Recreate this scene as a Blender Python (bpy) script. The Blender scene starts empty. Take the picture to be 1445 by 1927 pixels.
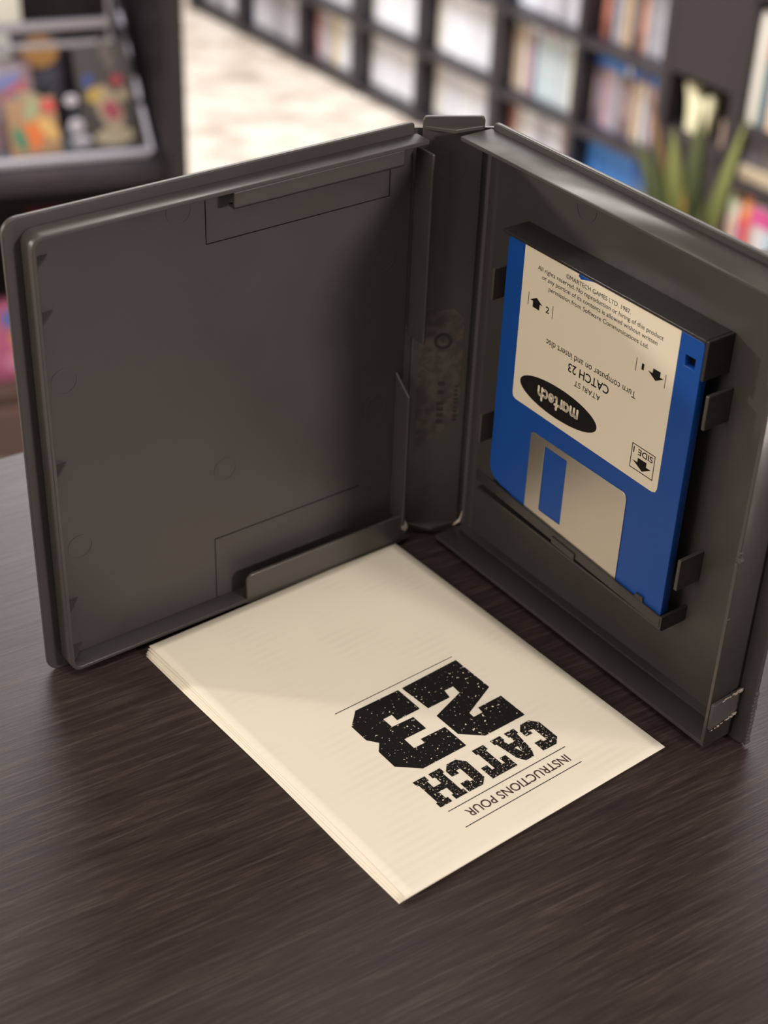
import bpy, bmesh, math, random
from mathutils import Matrix, Vector
random.seed(7)
S = bpy.context.scene
COL = S.collection
TZ = 1.2511                                   # height of the table top above the floor

# ------------------------------------------------------------------ camera
cam_d = bpy.data.cameras.new('camera'); cam = bpy.data.objects.new('camera', cam_d); COL.objects.link(cam)
F_PX = 3025.275
cam_d.sensor_fit = 'AUTO'; cam_d.sensor_width = 36.0
cam_d.lens = F_PX / 1927.0 * 36.0
cam_d.clip_start = 0.02; cam_d.clip_end = 60
th, ro = math.radians(34.337), math.radians(2.409)
fwd = Vector((0, math.cos(th), -math.sin(th))); r0 = Vector((1, 0, 0)); u0 = r0.cross(fwd)
cr = math.cos(ro)*r0 + math.sin(ro)*u0; cu = -math.sin(ro)*r0 + math.cos(ro)*u0
cm = Matrix((cr, cu, -fwd)).transposed().to_4x4(); cm.translation = Vector((0, 0, TZ+0.3636))
cam.matrix_world = cm
cam_d.dof.use_dof = True; cam_d.dof.focus_distance = 0.52; cam_d.dof.aperture_fstop = 10.5
S.camera = cam
S.view_settings.view_transform = 'Standard'; S.view_settings.look = 'None'
S.view_settings.gamma = 1.0; S.view_settings.use_curve_mapping = False
S.view_settings.exposure = 0.0

# ------------------------------------------------------------------ world and lights
wd = bpy.data.worlds.new('world'); S.world = wd; wd.use_nodes = True
bg = wd.node_tree.nodes['Background']; bg.inputs[0].default_value = (1.0, 0.90, 0.80, 1); bg.inputs[1].default_value = 0.28

def light(name, kind, loc, target, power, color, size=0.1, size_y=None):
    d = bpy.data.lights.new(name, kind); d.energy = power; d.color = color
    if kind == 'AREA':
        d.shape = 'RECTANGLE'; d.size = size; d.size_y = size_y or size
    else:
        d.shadow_soft_size = size
    o = bpy.data.objects.new(name, d); COL.objects.link(o); o.location = loc
    o.rotation_euler = (Vector(target)-Vector(loc)).to_track_quat('-Z', 'Y').to_euler()
    return o
light('lamp_key_left', 'POINT', (-1.75, 0.60, TZ+0.62), (0, .45, TZ), 54, (1.0, 0.93, 0.84), 0.05)
light('lamp_key_right', 'POINT', (1.36, 0.30, TZ+1.20), (0, .45, TZ), 7.5, (1.0, 0.88, 0.74), 0.06)
light('lamp_low_right', 'POINT', (1.38, -0.60, TZ+0.62), (0, .45, TZ), 74, (1.0, 0.89, 0.82), 0.10)
light('fill_low_left', 'AREA', (-1.20, -0.55, TZ+0.70), (0.05, .45, TZ+.05), 13, (1.0, 0.88, 0.74), 0.9)  # added soft fill for the disk label, no visible source
light('lamp_overhead', 'AREA', (-0.05, 0.15, TZ+1.5), (-0.05, 0.15, TZ), 8, (1.0, 0.89, 0.76), 0.8)
light('shelf_wash_fill', 'AREA', (-0.2, 2.6, 2.6), (0.35, 3.9, 0.3), 105, (0.88, 0.92, 1.0), 0.8)  # added cool fill to brighten the white cases, no visible source
# added ceiling stand-in that the tray top reflects, parallel to the shelf wall
lo_ = light('ceiling_stand_in_fill', 'AREA', (1.2-1.0, 3.3, 2.68), (0.2, 3.3, 0), 150, (1.0, 0.94, 0.88), 4.0, 2.2)
lo_.location = (-0.72222+0.61353*1.3-0.78967*0.80, 5.2386-0.78967*1.3-0.61353*0.80, 2.68)
lo_.rotation_euler = (0, 0, math.atan2(-0.78967, 0.61353))

# ------------------------------------------------------------------ materials
def mat(name, color, rough=0.5, metal=0.0, spec=0.5, **kw):
    m = bpy.data.materials.new(name); m.use_nodes = True
    b = m.node_tree.nodes['Principled BSDF']
    b.inputs['Base Color'].default_value = (*color, 1); b.inputs['Roughness'].default_value = rough
    b.inputs['Metallic'].default_value = metal; b.inputs['Specular IOR Level'].default_value = spec
    for k, v in kw.items(): b.inputs[k].default_value = v
    return m
def N(m, t): return m.node_tree.nodes.new(t)
def Lk(m, a, b): m.node_tree.links.new(a, b)
def coords(m, scale=(1, 1, 1), rot=(0, 0, 0), kind='Object'):
    tc = N(m, 'ShaderNodeTexCoord'); mp = N(m, 'ShaderNodeMapping')
    mp.inputs['Scale'].default_value = scale; mp.inputs['Rotation'].default_value = rot
    Lk(m, tc.outputs[kind], mp.inputs['Vector']); return mp.outputs['Vector']
def noise(m, vec, scale, detail=4, rough=0.5):
    n = N(m, 'ShaderNodeTexNoise'); n.inputs['Scale'].default_value = scale
    n.inputs['Detail'].default_value = detail; n.inputs['Roughness'].default_value = rough
    Lk(m, vec, n.inputs['Vector']); return n.outputs['Fac']
def ramp(m, fac, stops):
    r = N(m, 'ShaderNodeValToRGB'); e = r.color_ramp.elements
    while len(e) < len(stops): e.new(0.5)
    for i, (p, c) in enumerate(stops):
        e[i].position = p; e[i].color = (*c, 1) if len(c) == 3 else c
    Lk(m, fac, r.inputs['Fac']); return r.outputs['Color']
def bump(m, fac, strength, dist):
    b = N(m, 'ShaderNodeBump'); b.inputs['Strength'].default_value = strength; b.inputs['Distance'].default_value = dist
    Lk(m, fac, b.inputs['Height']); Lk(m, b.outputs['Normal'], m.node_tree.nodes['Principled BSDF'].inputs['Normal'])
def PB(m): return m.node_tree.nodes['Principled BSDF']

def plastic(name, color, r0, r1, sc=28):
    m = mat(name, color, 0.4)
    v = coords(m)
    f = noise(m, v, sc, 3)
    Lk(m, ramp(m, f, [(0.40, (r0,)*3), (0.62, (r1,)*3)]), PB(m).inputs['Roughness'])
    g = noise(m, v, 2600, 2); bump(m, g, 0.10, 0.0002)
    return m
M = {}
M['case'] = plastic('grey_case_plastic', (0.050, 0.044, 0.042), 0.34, 0.46)
M['wall'] = plastic('case_wall_plastic', (0.056, 0.050, 0.047), 0.28, 0.42, 40)
M['mark'] = mat('moulding_mark_plastic', (0.062, 0.057, 0.055), 0.35)
M['pale_chip'] = mat('pale_cream_plastic', (0.62, 0.55, 0.47), 0.45)
M['crack'] = mat('scuffed_crack_plastic', (0.26, 0.22, 0.19), 0.4)
M['blue'] = mat('blue_disk_plastic', (0.005, 0.060, 0.29), 0.42, spec=0.35)
M['dim_print'] = mat('faded_dark_print', (0.022, 0.018, 0.017), 0.6)
M['hole'] = mat('dark_recess', (0.004, 0.004, 0.005), 0.8, spec=0.1)
M['holder'] = plastic('shaded_holder_plastic', (0.030, 0.027, 0.026), 0.22, 0.32, 40)  # polished case plastic, base darkened to paint the shade on the ledges
M['labelpaper'] = mat('cream_label_paper', (0.74, 0.655, 0.52), 0.5)
M['ink'] = mat('black_ink', (0.009, 0.008, 0.008), 0.7, spec=0.15)
M['ink_brown'] = mat('dark_brown_ink', (0.06, 0.02, 0.018), 0.6)
m = mat('brushed_steel', (0.66, 0.60, 0.53), 0.36, 1.0); M['steel'] = m
v = coords(m, (1, 30, 1)); f = noise(m, v, 160, 2)
Lk(m, ramp(m, f, [(0.3, (0.30,)*3), (0.7, (0.42,)*3)]), PB(m).inputs['Roughness'])
m = mat('thin_paper', (0.80, 0.74, 0.62), 0.55); M['paper'] = m
m = mat('cover_paper', (0.78, 0.73, 0.625), 0.6, spec=0.3); M['cover'] = m
v = coords(m)                                   # faint show-through of the text printed on the back of the leaf
rows = N(m, 'ShaderNodeTexWave'); rows.wave_type = 'BANDS'; rows.bands_direction = 'Y'
rows.inputs['Scale'].default_value = 95; rows.inputs['Distortion'].default_value = 0.6; rows.inputs['Detail'].default_value = 1
Lk(m, v, rows.inputs['Vector'])
nz = noise(m, coords(m, (1, 1, 1)), 42, 4)
mul = N(m, 'ShaderNodeMath'); mul.operation = 'MULTIPLY'
Lk(m, rows.outputs['Fac'], mul.inputs[0]); Lk(m, ramp(m, nz, [(0.45, (0, 0, 0)), (0.62, (1, 1, 1))]), mul.inputs[1])
Lk(m, ramp(m, mul.outputs[0], [(0.0, (0.78, 0.73, 0.625)), (1.0, (0.745, 0.697, 0.598))]), PB(m).inputs['Base Color'])
def speckle(name, lo, hi, sc):
    m = mat(name, (0.009, 0.008, 0.008), 0.7, spec=0.15)
    f = noise(m, coords(m), sc, 2, 0.6)
    Lk(m, ramp(m, f, [(lo, (0.009, 0.008, 0.008)), (hi, (0.78, 0.72, 0.60))]), PB(m).inputs['Base Color'])
    return m
M['ink_big'] = speckle('speckled_black_ink', 0.655, 0.70, 900)
M['ink_small'] = speckle('worn_black_ink', 0.60, 0.68, 1400)
# table: dark stained wood grain
m = mat('black_brown_wood', (0.02, 0.016, 0.015), 0.36, spec=0.34); M['table'] = m
v = coords(m, (1.0, 16.0, 16.0)); g = noise(m, v, 30, 8, 0.7)
v2 = coords(m, (1.0, 22.0, 22.0)); g2 = noise(m, v2, 60, 5, 0.6)
mx = N(m, 'ShaderNodeMath'); mx.operation = 'MULTIPLY'; Lk(m, g, mx.inputs[0]); Lk(m, g2, mx.inputs[1])
Lk(m, ramp(m, mx.outputs[0], [(0.14, (0.021, 0.014, 0.0125)), (0.27, (0.036, 0.0245, 0.0225)), (0.44, (0.072, 0.053, 0.049))]), PB(m).inputs['Base Color'])
Lk(m, ramp(m, g, [(0.3, (0.32,)*3), (0.7, (0.44,)*3)]), PB(m).inputs['Roughness'])
bump(m, mx.outputs[0], 0.22, 0.0006)
# floor: pale stone look
m = mat('pale_beige_floor', (0.6, 0.52, 0.44), 0.45); M['floor'] = m
f = noise(m, coords(m, (1.0, 1.3, 1)), 7.5, 6, 0.66)
Lk(m, ramp(m, f, [(0.34, (0.34, 0.27, 0.22)), (0.47, (0.50, 0.43, 0.365)), (0.58, (0.60, 0.54, 0.47))]), PB(m).inputs['Base Color'])
M['room'] = mat('off_white_wall', (0.6, 0.56, 0.52), 0.8)
M['shelf'] = mat('black_brown_shelf', (0.022, 0.018, 0.022), 0.36)
M['cab'] = mat('black_cabinet', (0.024, 0.018, 0.019), 0.5, spec=0.35)
M['back'] = mat('shelf_back', (0.012, 0.010, 0.012), 0.7)
M['acrylic'] = mat('clear_acrylic', (0.9, 0.92, 0.95), 0.08, **{'Transmission Weight': 0.9, 'IOR': 1.2})
M['acrylic_glint'] = mat('acrylic_glint_grey', (0.62, 0.58, 0.62), 0.22)  # light grey standing in for glints on the clear acrylic
M['rail'] = mat('brushed_aluminium_rail', (0.42, 0.40, 0.42), 0.3, 0.6)
M['pot'] = mat('dark_clay_pot', (0.03, 0.028, 0.026), 0.6)
M['soil'] = mat('dark_soil', (0.02, 0.015, 0.01), 0.9)
M['cream_ceramic'] = mat('cream_ceramic', (0.72, 0.66, 0.42), 0.4)
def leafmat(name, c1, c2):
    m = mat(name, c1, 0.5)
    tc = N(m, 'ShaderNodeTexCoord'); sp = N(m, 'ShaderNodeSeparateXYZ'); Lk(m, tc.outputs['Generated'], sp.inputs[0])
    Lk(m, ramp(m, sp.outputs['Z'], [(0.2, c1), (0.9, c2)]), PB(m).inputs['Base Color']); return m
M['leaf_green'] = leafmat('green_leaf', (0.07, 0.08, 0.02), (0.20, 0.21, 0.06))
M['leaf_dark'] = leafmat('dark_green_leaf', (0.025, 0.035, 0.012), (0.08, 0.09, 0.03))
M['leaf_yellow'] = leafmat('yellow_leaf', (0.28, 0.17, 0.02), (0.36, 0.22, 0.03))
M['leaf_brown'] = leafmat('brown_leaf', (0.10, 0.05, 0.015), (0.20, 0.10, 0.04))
_flat = {}
def flat(c, rough=0.45):
    k = (tuple(round(x, 3) for x in c), rough)
    if k not in _flat: _flat[k] = mat('printed_card_%d' % len(_flat), c, rough)
    return _flat[k]

# ------------------------------------------------------------------ geometry helpers
# every frame: x along, y up (or across for flat things), z out towards the viewer; lengths in metres
def frame(o, x, y):
    x = Vector(x).normalized(); y = Vector(y).normalized(); z = x.cross(y)
    f = Matrix((x, y, z)).transposed().to_4x4(); f.translation = Vector(o); return f
class G:
    def __init__(s): s.bm = bmesh.new()
    def box(s, x0, x1, y0, y1, z0, z1, mi=0):
        v = [s.bm.verts.new((x, y, z)) for x in (x0, x1) for y in (y0, y1) for z in (z0, z1)]
        for q in ((0, 1, 3, 2), (4, 6, 7, 5), (0, 4, 5, 1), (2, 3, 7, 6), (0, 2, 6, 4), (1, 5, 7, 3)):
            f = s.bm.faces.new([v[i] for i in q]); f.material_index = mi
        return s
    def hexa(s, lo, hi, mi=0):                 # two quads of 3D points joined
        v = [s.bm.verts.new(p) for p in list(lo)+list(hi)]; n = len(lo)
        fs = [s.bm.faces.new(v[:n][::-1]), s.bm.faces.new(v[n:])]
        for i in range(n): fs.append(s.bm.faces.new((v[i], v[(i+1) % n], v[n+(i+1) % n], v[n+i])))
        for f in fs: f.material_index = mi
        return s
    def prism(s, pts, z0, z1, mi=0):
        return s.hexa([(x, y, z0) for x, y in pts], [(x, y, z1) for x, y in pts], mi)
    def grid(s, fn, nu, nv, thick, mi=0):
        top = [[s.bm.verts.new(fn(i/nu, j/nv)) for j in range(nv+1)] for i in range(nu+1)]
        bot = [[s.bm.verts.new(Vector(fn(i/nu, j/nv))-Vector((0, 0, thick))) for j in range(nv+1)] for i in range(nu+1)]
        for i in range(nu):
            for j in range(nv):
                s.bm.faces.new((top[i][j], top[i+1][j], top[i+1][j+1], top[i][j+1]))
                s.bm.faces.new((bot[i][j], bot[i][j+1], bot[i+1][j+1], bot[i+1][j]))
        for i in range(nu):
            for j in (0, nv): s.bm.faces.new((top[i][j], top[i+1][j], bot[i+1][j], bot[i][j]))
        for j in range(nv):
            for i in (0, nu): s.bm.faces.new((top[i][j], top[i][j+1], bot[i][j+1], bot[i][j]))
        return s
    def mesh(s, name):
        bmesh.ops.recalc_face_normals(s.bm, faces=s.bm.faces)
        me = bpy.data.meshes.new(name); s.bm.to_mesh(me); s.bm.free(); return me
def curve_mesh(cu, name):
    o = bpy.data.objects.new('tmp', cu); COL.objects.link(o); bpy.context.view_layer.update()
    me = bpy.data.meshes.new_from_object(o.evaluated_get(bpy.context.evaluated_depsgraph_get()))
    bpy.data.objects.remove(o); me.name = name; return me
def shape(name, loops, z0, z1, bev=0.0):       # outlines (with holes) extruded from z0 to z1
    cu = bpy.data.curves.new(name, 'CURVE'); cu.dimensions = '2D'; cu.fill_mode = 'BOTH'
    for lp in loops:
        sp = cu.splines.new('POLY'); sp.points.add(len(lp)-1); sp.use_cyclic_u = True
        for p, q in zip(sp.points, lp): p.co = (q[0], q[1], 0, 1)
    cu.extrude = (z1-z0)/2-bev; cu.bevel_depth = bev; cu.bevel_resolution = 1; cu.offset = -bev
    me = curve_mesh(cu, name)
    me.transform(Matrix.Translation((0, 0, (z0+z1)/2))); return me
def rr(x0, x1, y0, y1, r, n=6):                # rounded rectangle, r = (bl, br, tr, tl)
    if not isinstance(r, (tuple, list)): r = (r,)*4
    out = []
    for (cx, cy, a, q) in ((x0, y0, 180, r[0]), (x1, y0, 270, r[1]), (x1, y1, 0, r[2]), (x0, y1, 90, r[3])):
        if q <= 0: out.append((cx, cy)); continue
        ox = cx+q if cx == x0 else cx-q; oy = cy+q if cy == y0 else cy-q
        for i in range(n+1):
            t = math.radians(a+90*i/n); out.append((ox+q*math.cos(t), oy+q*math.sin(t)))
    return out
def ell(cx, cy, a, b, n=48, rot=0.0):
    c, s_ = math.cos(rot), math.sin(rot)
    return [(cx+a*math.cos(t)*c-b*math.sin(t)*s_, cy+a*math.cos(t)*s_+b*math.sin(t)*c) for t in (2*math.pi*i/n for i in range(n))]
def text(name, s, p0, p1, cap, z, th=0.00003, bold=0.0, rot180=False):
    """Text whose baseline runs from p0 to p1 exactly, with the given capital height."""
    cu = bpy.data.curves.new(name, 'FONT'); cu.body = s; cu.size = 1.0; cu.offset = bold; cu.resolution_u = 5
    me = curve_mesh(cu, name)
    xs = [v.co.x for v in me.vertices]; x0, x1 = min(xs), max(xs)
    d = Vector((p1[0]-p0[0], p1[1]-p0[1])); L = d.length; d.normalize(); up = Vector((-d.y, d.x))
    bm = bmesh.new(); bm.from_mesh(me)
    r = bmesh.ops.extrude_face_region(bm, geom=list(bm.faces))
    newv = [g for g in r['geom'] if isinstance(g, bmesh.types.BMVert)]
    for v_ in newv: v_.co.z = 1.0
    for v_ in bm.verts:
        a = (v_.co.x-x0)/(x1-x0)*L; b = v_.co.y/0.72*cap; q = v_.co.z
        v_.co = Vector((p0[0]+d.x*a+up.x*b, p0[1]+d.y*a+up.y*b, z+q*th))
    bmesh.ops.recalc_face_normals(bm, faces=bm.faces)
    bm.to_mesh(me); bm.free(); return me
def strokes(name, paths, w, z, th=0.00003):    # round-ended strokes
    g = G()
    for p in paths:
        for i, a in enumerate(p):
            g.prism(ell(a[0], a[1], w/2, w/2, 14), z, z+th)
            if i+1 < len(p):
                b = p[i+1]; d = Vector((b[0]-a[0], b[1]-a[1]))
                if d.length < 1e-7: continue
                n_ = Vector((-d.y, d.x)).normalized()*w/2
                g.prism([(a[0]+n_.x, a[1]+n_.y), (a[0]-n_.x, a[1]-n_.y), (b[0]-n_.x, b[1]-n_.y), (b[0]+n_.x, b[1]+n_.y)], z, z+th*0.98)
    return g.mesh(name)
def join_meshes(name, mes):
    bm = bmesh.new()
    for me in mes: bm.from_mesh(me)
    out = bpy.data.meshes.new(name); bm.to_mesh(out); bm.free(); return out

def link(name, data, f, mats=(), parent=None, bevel=0.0, smooth=False, seg=2):
    o = bpy.data.objects.new(name, data); COL.objects.link(o)
    if mats and not data.materials:
        for q in (mats if isinstance(mats, (list, tuple)) else [mats]): data.materials.append(q)
    if parent:
        o.parent = parent; o.matrix_parent_inverse = Matrix.Identity(4)
        pm = parent_world[parent.name]; o.matrix_basis = pm.inverted() @ f
    else: o.matrix_basis = f
    parent_world[o.name] = f.copy()
    if bevel:
        b = o.modifiers.new('bevel', 'BEVEL'); b.width = bevel; b.segments = seg; b.limit_method = 'ANGLE'; b.angle_limit = math.radians(40)
    if smooth:
        for p in data.polygons: p.use_smooth = True
    return o
parent_world = {}
def tag(o, label, cat=None, group=None, kind=None):
    if label and len(label.replace('-', ' ').split()) > 16: print('LONG', label)
    if label: o['label'] = label
    if cat: o['category'] = cat
    if group: o['group'] = group
    if kind: o['kind'] = kind
    return o
def thing(name, f, label, cat, group=None):
    o = bpy.data.objects.new(name, None); COL.objects.link(o); o.empty_display_size = 0.02
    o.matrix_basis = f; parent_world[o.name] = f.copy()
    return tag(o, label, cat, group)
def structure(name, g, f, m, **k):
    o = link(name, g, f, m, **k); o['kind'] = 'structure'; return o
mm = 0.001
def P(*a): return [(x*mm, y*mm) for x, y in a]
UP = (0, 0, 1)

# ------------------------------------------------------------------ room
FW = frame((-0.72222, 5.2386, 0.0), (0.61353, -0.78967, 0), UP)       # far shelf wall: x to the right (nearer), y up, z into the room
structure('floor', G().box(-6, 6, -3, 9, -0.05, 0).mesh('floor'), Matrix.Identity(4), M['floor'])
structure('wall_back', G().box(-3.0, 5.5, 0, 2.7, -0.42, -0.36).mesh('wall_back'), FW, M['room'])
structure('baseboard_back', G().box(-3.0, 5.5, 0, 0.08, -0.36, -0.345).mesh('baseboard_back'), FW, M['room'])
structure('wall_left', G().box(-3.2, -3.1, -1, 8.5, 0, 2.7).mesh('wall_left'), Matrix.Identity(4), M['room'])

# table ------------------------------------------------------------
ta = math.radians(33.5)
FT_ = Matrix.Translation((-0.157, 0.5632, 0)) @ Matrix.Rotation(ta, 4, 'Z')
tb = thing('table', FT_, 'dark black-brown wood-grain table under the open disk case and the booklet', 'table')
top = link('tabletop', G().box(-0.75, 1.05, -0.85, 0.0, TZ-0.035, TZ).mesh('tabletop'), FT_, M['table'], tb, bevel=0.0015)
for x in (-0.70, 0.94):
    for y in (-0.80, -0.11):
        link('leg', G().box(x, x+0.06, y, y+0.06, 0, TZ-0.035).mesh('leg'), FT_, M['table'], tb, bevel=0.002)
link('apron', G().box(-0.64, 0.94, -0.10, -0.08, TZ-0.11, TZ-0.035).box(-0.64, 0.94, -0.77, -0.75, TZ-0.11, TZ-0.035).mesh('apron'), FT_, M['table'], tb)

# ------------------------------------------------------------------ the open disk case
Tp = Vector((0.030848, 0.520856, TZ)); Lp = Vector((0.005603, 0.517682, TZ))
W3 = Vector((0.61353, -0.78967, 0))
FTR = frame(Tp, W3, UP)                                            # tray half
FLD = frame(Lp, (0.78946, 0.61380, 0), UP)                         # lid half (x negative towards the free edge)
FSP = frame(Lp, Tp-Lp, UP); SW = (Tp-Lp).length                    # spine
root = thing('disk_case', frame((0.018, 0.518, TZ), (1, 0, 0), (0, 1, 0)),
             'dark grey plastic software case standing open like a book on the wooden table', 'case')
def part(name, me, f, m, par=None, label=None, **k):
    o = link(name, me, f, m, par or root, **k)
    if label: o['label'] = label
    return o
H = 0.1685
# lid
part('lid_panel', shape('lid_panel', [rr(-0.1508, -0.0008, 0.0, H, (0.005, 0.0015, 0.0015, 0.005))], -0.0018, 0.0, 0.0004), FLD, M['case'])
# rim of the lid: top, bottom and free side, one channel with rounded outer corners
def u_channel(x0, x1, y0, y1, r, t):           # wall along bottom, left and top, open on the right
    o = [(x1, y1)] + rr(x0, x1, y0, y1, (r, 0, 0, r))[:] ; 
    outer = [(x1, y0)]
    outer = [(x1, y1)] + [(x0+r+r*math.cos(math.radians(a)), y1-r+r*math.sin(math.radians(a))) for a in (90, 108, 126, 144, 162, 180)] \
            + [(x0+r+r*math.cos(math.radians(a)), y0+r+r*math.sin(math.radians(a))) for a in (180, 198, 216, 234, 252, 270)] + [(x1, y0)]
    q = max(r-t, 0.0002)
    inner = [(x1, y0+t)] + [(x0+t+q+q*math.cos(math.radians(a)), y0+t+q+q*math.sin(math.radians(a))) for a in (270, 252, 234, 216, 198, 180)] \
            + [(x0+t+q+q*math.cos(math.radians(a)), y1-t-q+q*math.sin(math.radians(a))) for a in (180, 162, 144, 126, 108, 90)] + [(x1, y1-t)]
    return outer+inner
rim = part('lid_rim', shape('lid_rim', [u_channel(-0.1455, -0.0002, 0.0025, 0.1645, 0.004, 0.0015)], 0.0, 0.0075, 0.0003), FLD, M['wall'])
part('hinge_flap', G().prism([(0, 0.088), (0.0012, 0.088), (0.0012, 0.160), (0, 0.160)], 0, 0.0095).mesh('f'), FLD, M['case'], bevel=0.0005)
part('hinge_flap', G().hexa([(-0.0045, 0.012, 0), (-0.0033, 0.012, 0), (-0.0033, 0.074, 0), (-0.0045, 0.074, 0)],
                            [(-0.0045, 0.010, 0.0085), (-0.0033, 0.010, 0.0085), (-0.0033, 0.067, 0.0085), (-0.0045, 0.067, 0.0085)]).mesh('f'), FLD, M['case'], bevel=0.0004)
# two leaf clips of the lid
part('booklet_clip', G().box(-0.0765, -0.010, 0.1572, 0.1584, 0.0035, 0.0070).box(-0.0765, -0.010, 0.1572, 0.163, 0.0058, 0.0070).mesh('c'), FLD, M['wall'], bevel=0.0004)
part('booklet_clip', shape('c', [rr(-0.0745, -0.004, 0.002, 0.0145, (0, 0, 0.001, 0.003))], 0.0062, 0.0075, 0.0004), FLD, M['wall'])
def groove_frame(x0, x1, y0, y1, t=0.00022):
    return G().box(x0, x0+t, y0, y1, 0, 0.00018).box(x0, x1, y0, y0+t, 0, 0.00018).box(x1-t, x1, y0, y1, 0, 0.00018).mesh('g')
part('moulding_line', groove_frame(-0.0830, -0.0105, 0.1443, 0.163), FLD, M['hole'])
part('moulding_line', G().box(-0.0830, -0.0828, 0.004, 0.030, 0, 0.00018).box(-0.083, -0.02, 0.0298, 0.030, 0, 0.00018).mesh('g'), FLD, M['hole'])
for y in (0.1545, 0.1360, 0.0815, 0.0270, 0.0075):                  # small gussets between rim and panel
    g = G().hexa([(-0.1442, y-0.0004, 0.0), (-0.1372, y-0.0004, 0.0), (-0.1442, y-0.0004, 0.0072)],
                 [(-0.1442, y+0.0004, 0.0), (-0.1372, y+0.0004, 0.0), (-0.1442, y+0.0004, 0.0072)])
    part('rim_gusset', g.mesh('gusset'), FLD, M['wall'])
def ring(cx, cy, r, t=0.00018, h=0.00012, a0=0, a1=360):
    g = G(); n = 36
    for i in range(n):
        a = math.radians(a0+(a1-a0)*i/n); b = math.radians(a0+(a1-a0)*(i+1)/n)
        g.prism([(cx+r*math.cos(a), cy+r*math.sin(a)), (cx+(r+t)*math.cos(a), cy+(r+t)*math.sin(a)),
                 (cx+(r+t)*math.cos(b), cy+(r+t)*math.sin(b)), (cx+r*math.cos(b), cy+r*math.sin(b))], 0, h)
    return g.mesh('ring')
for x, y in ((-0.0924, 0.158), (-0.1355, 0.111), (-0.135, 0.0475), (-0.078, 0.058), (-0.012, 0.121), (-0.0135, 0.062)):
    part('moulding_ring', ring(x, y, 0.0043), FLD, M['mark'])
# spine
part('spine_panel', shape('sp', [rr(0.0022, SW-0.0022, 0.0, 0.1700, (0.0004, 0.0004, 0.0015, 0.0015))], -0.0022, -0.0006, 0.0003), FSP, M['case'])
for y0, y1 in ((0.1655, 0.1668), (0.0035, 0.0048)):
    part('spine_end', G().hexa([(0.0024, y0, -0.0006), (SW-0.0024, y0, -0.0006), (SW/2, y0, 0.0035)],
                               [(0.0024, y1, -0.0006), (SW-0.0024, y1, -0.0006), (SW/2, y1, 0.0035)]).mesh('e'), FSP, M['wall'], bevel=0.0002)
for x0, x1 in ((0.0, 0.0023), (SW-0.0023, SW)):
    part('hinge_strip', G().box(x0-0.0034, x1+0.0034, 0.0005, H-0.003, -0.0034, -0.0023).mesh('h'), FSP, M['case'])
part('moulding_ring', ring(SW/2, 0.152, 0.0048), frame(FSP @ Vector((0, 0, -0.0006)), Tp-Lp, UP), M['mark'])
part('moulding_ring', ring(SW/2, 0.018, 0.0040), frame(FSP @ Vector((0, 0, -0.0006)), Tp-Lp, UP), M['mark'])
# pale cream chips set in the gaps at the hinge corners
part('pale_corner', G().hexa([(-0.0006, 0.0035, 0.001), (0.0024, 0.0022, 0.001), (0.0036, 0.0050, 0.001), (0.0006, 0.0115, 0.001)],
                                 [(-0.0006, 0.0035, 0.0032), (0.0024, 0.0022, 0.0032), (0.0036, 0.0050, 0.0032), (0.0006, 0.0115, 0.0032)]).mesh('w'), FSP, M['pale_chip'], label='small pale corner of the hinge', bevel=0.0003)
part('pale_corner', G().hexa([(SW-0.0038, 0.0030, -0.001), (SW-0.0008, 0.0048, -0.001), (SW-0.0001, 0.0098, -0.001), (SW-0.0012, 0.0058, -0.001)],
                                 [(SW-0.0038, 0.0030, 0.0002), (SW-0.0008, 0.0048, 0.0002), (SW-0.0001, 0.0098, 0.0002), (SW-0.0012, 0.0058, 0.0002)]).mesh('w'), FSP, M['pale_chip'], label='small pale corner of the hinge', bevel=0.0003)
# tray
part('tray_panel', shape('tp', [rr(0.0008, 0.1508, 0.0, H, (0.0015, 0.004, 0.004, 0.0015))], -0.0018, 0.0, 0.0004), FTR, M['case'])
tw = 0.0015
outl = [(0.0002, 0.1660), (0.0002, 0.1645), (0.1430, 0.1645), (0.1430, 0.0040), (0.0002, 0.0040), (0.0002, 0.0025), (0.1445, 0.0025), (0.1445, 0.1660)]
part('tray_wall', shape('tw', [outl[::-1]], 0.0, 0.0136, 0.0003), FTR, M['wall'])
part('bottom_step', G().box(0.002, 0.1428, 0.0040, 0.0048, 0, 0.0035).mesh('s'), FTR, M['case'])
# broken lower end of the end wall
cf = G().hexa([(0.1446, 0.0135, 0.0002), (0.1446, 0.0225, 0.0002), (0.1446, 0.0215, 0.0136), (0.1446, 0.0110, 0.0136)],
              [(0.1456, 0.0135, 0.0002), (0.1456, 0.0225, 0.0002), (0.1460, 0.0215, 0.0139), (0.1460, 0.0110, 0.0139)])
fl = part('cracked_flap', cf.mesh('cf'), FTR, M['wall'], bevel=0.0002)
g = G()
rnd = random.Random(3)
for (ya, za, yb, zb, n) in ((0.0228, 0.0006, 0.0216, 0.0100, 17), (0.0130, 0.0020, 0.0104, 0.0138, 15)):
    for i in range(n):
        t = (i+rnd.random()*.8)/n; y = ya+(yb-ya)*t+rnd.uniform(-.00025, .00025); z = za+(zb-za)*t; s = (0.00012+0.00030*rnd.random()**2)*(1.5-t)
        g.prism(ell(0.1460, y, s*1.0, s*1.1, 6, rnd.random()), z-s*1.5, z+s*1.5)
part('crack_edge', g.mesh('ce'), FTR, M['crack'], label='whitened crack across the broken corner')
g = G()
for i in range(14):
    y = 0.002+0.021*i/13; s = 0.0003+0.0004*rnd.random()
    g.prism(ell(0.1506, y, s, s*1.6, 7), -0.0016-0.0006*rnd.random(), 0.0004*rnd.random())
part('crack_edge', g.mesh('ce'), FTR, M['mark'])
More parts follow.
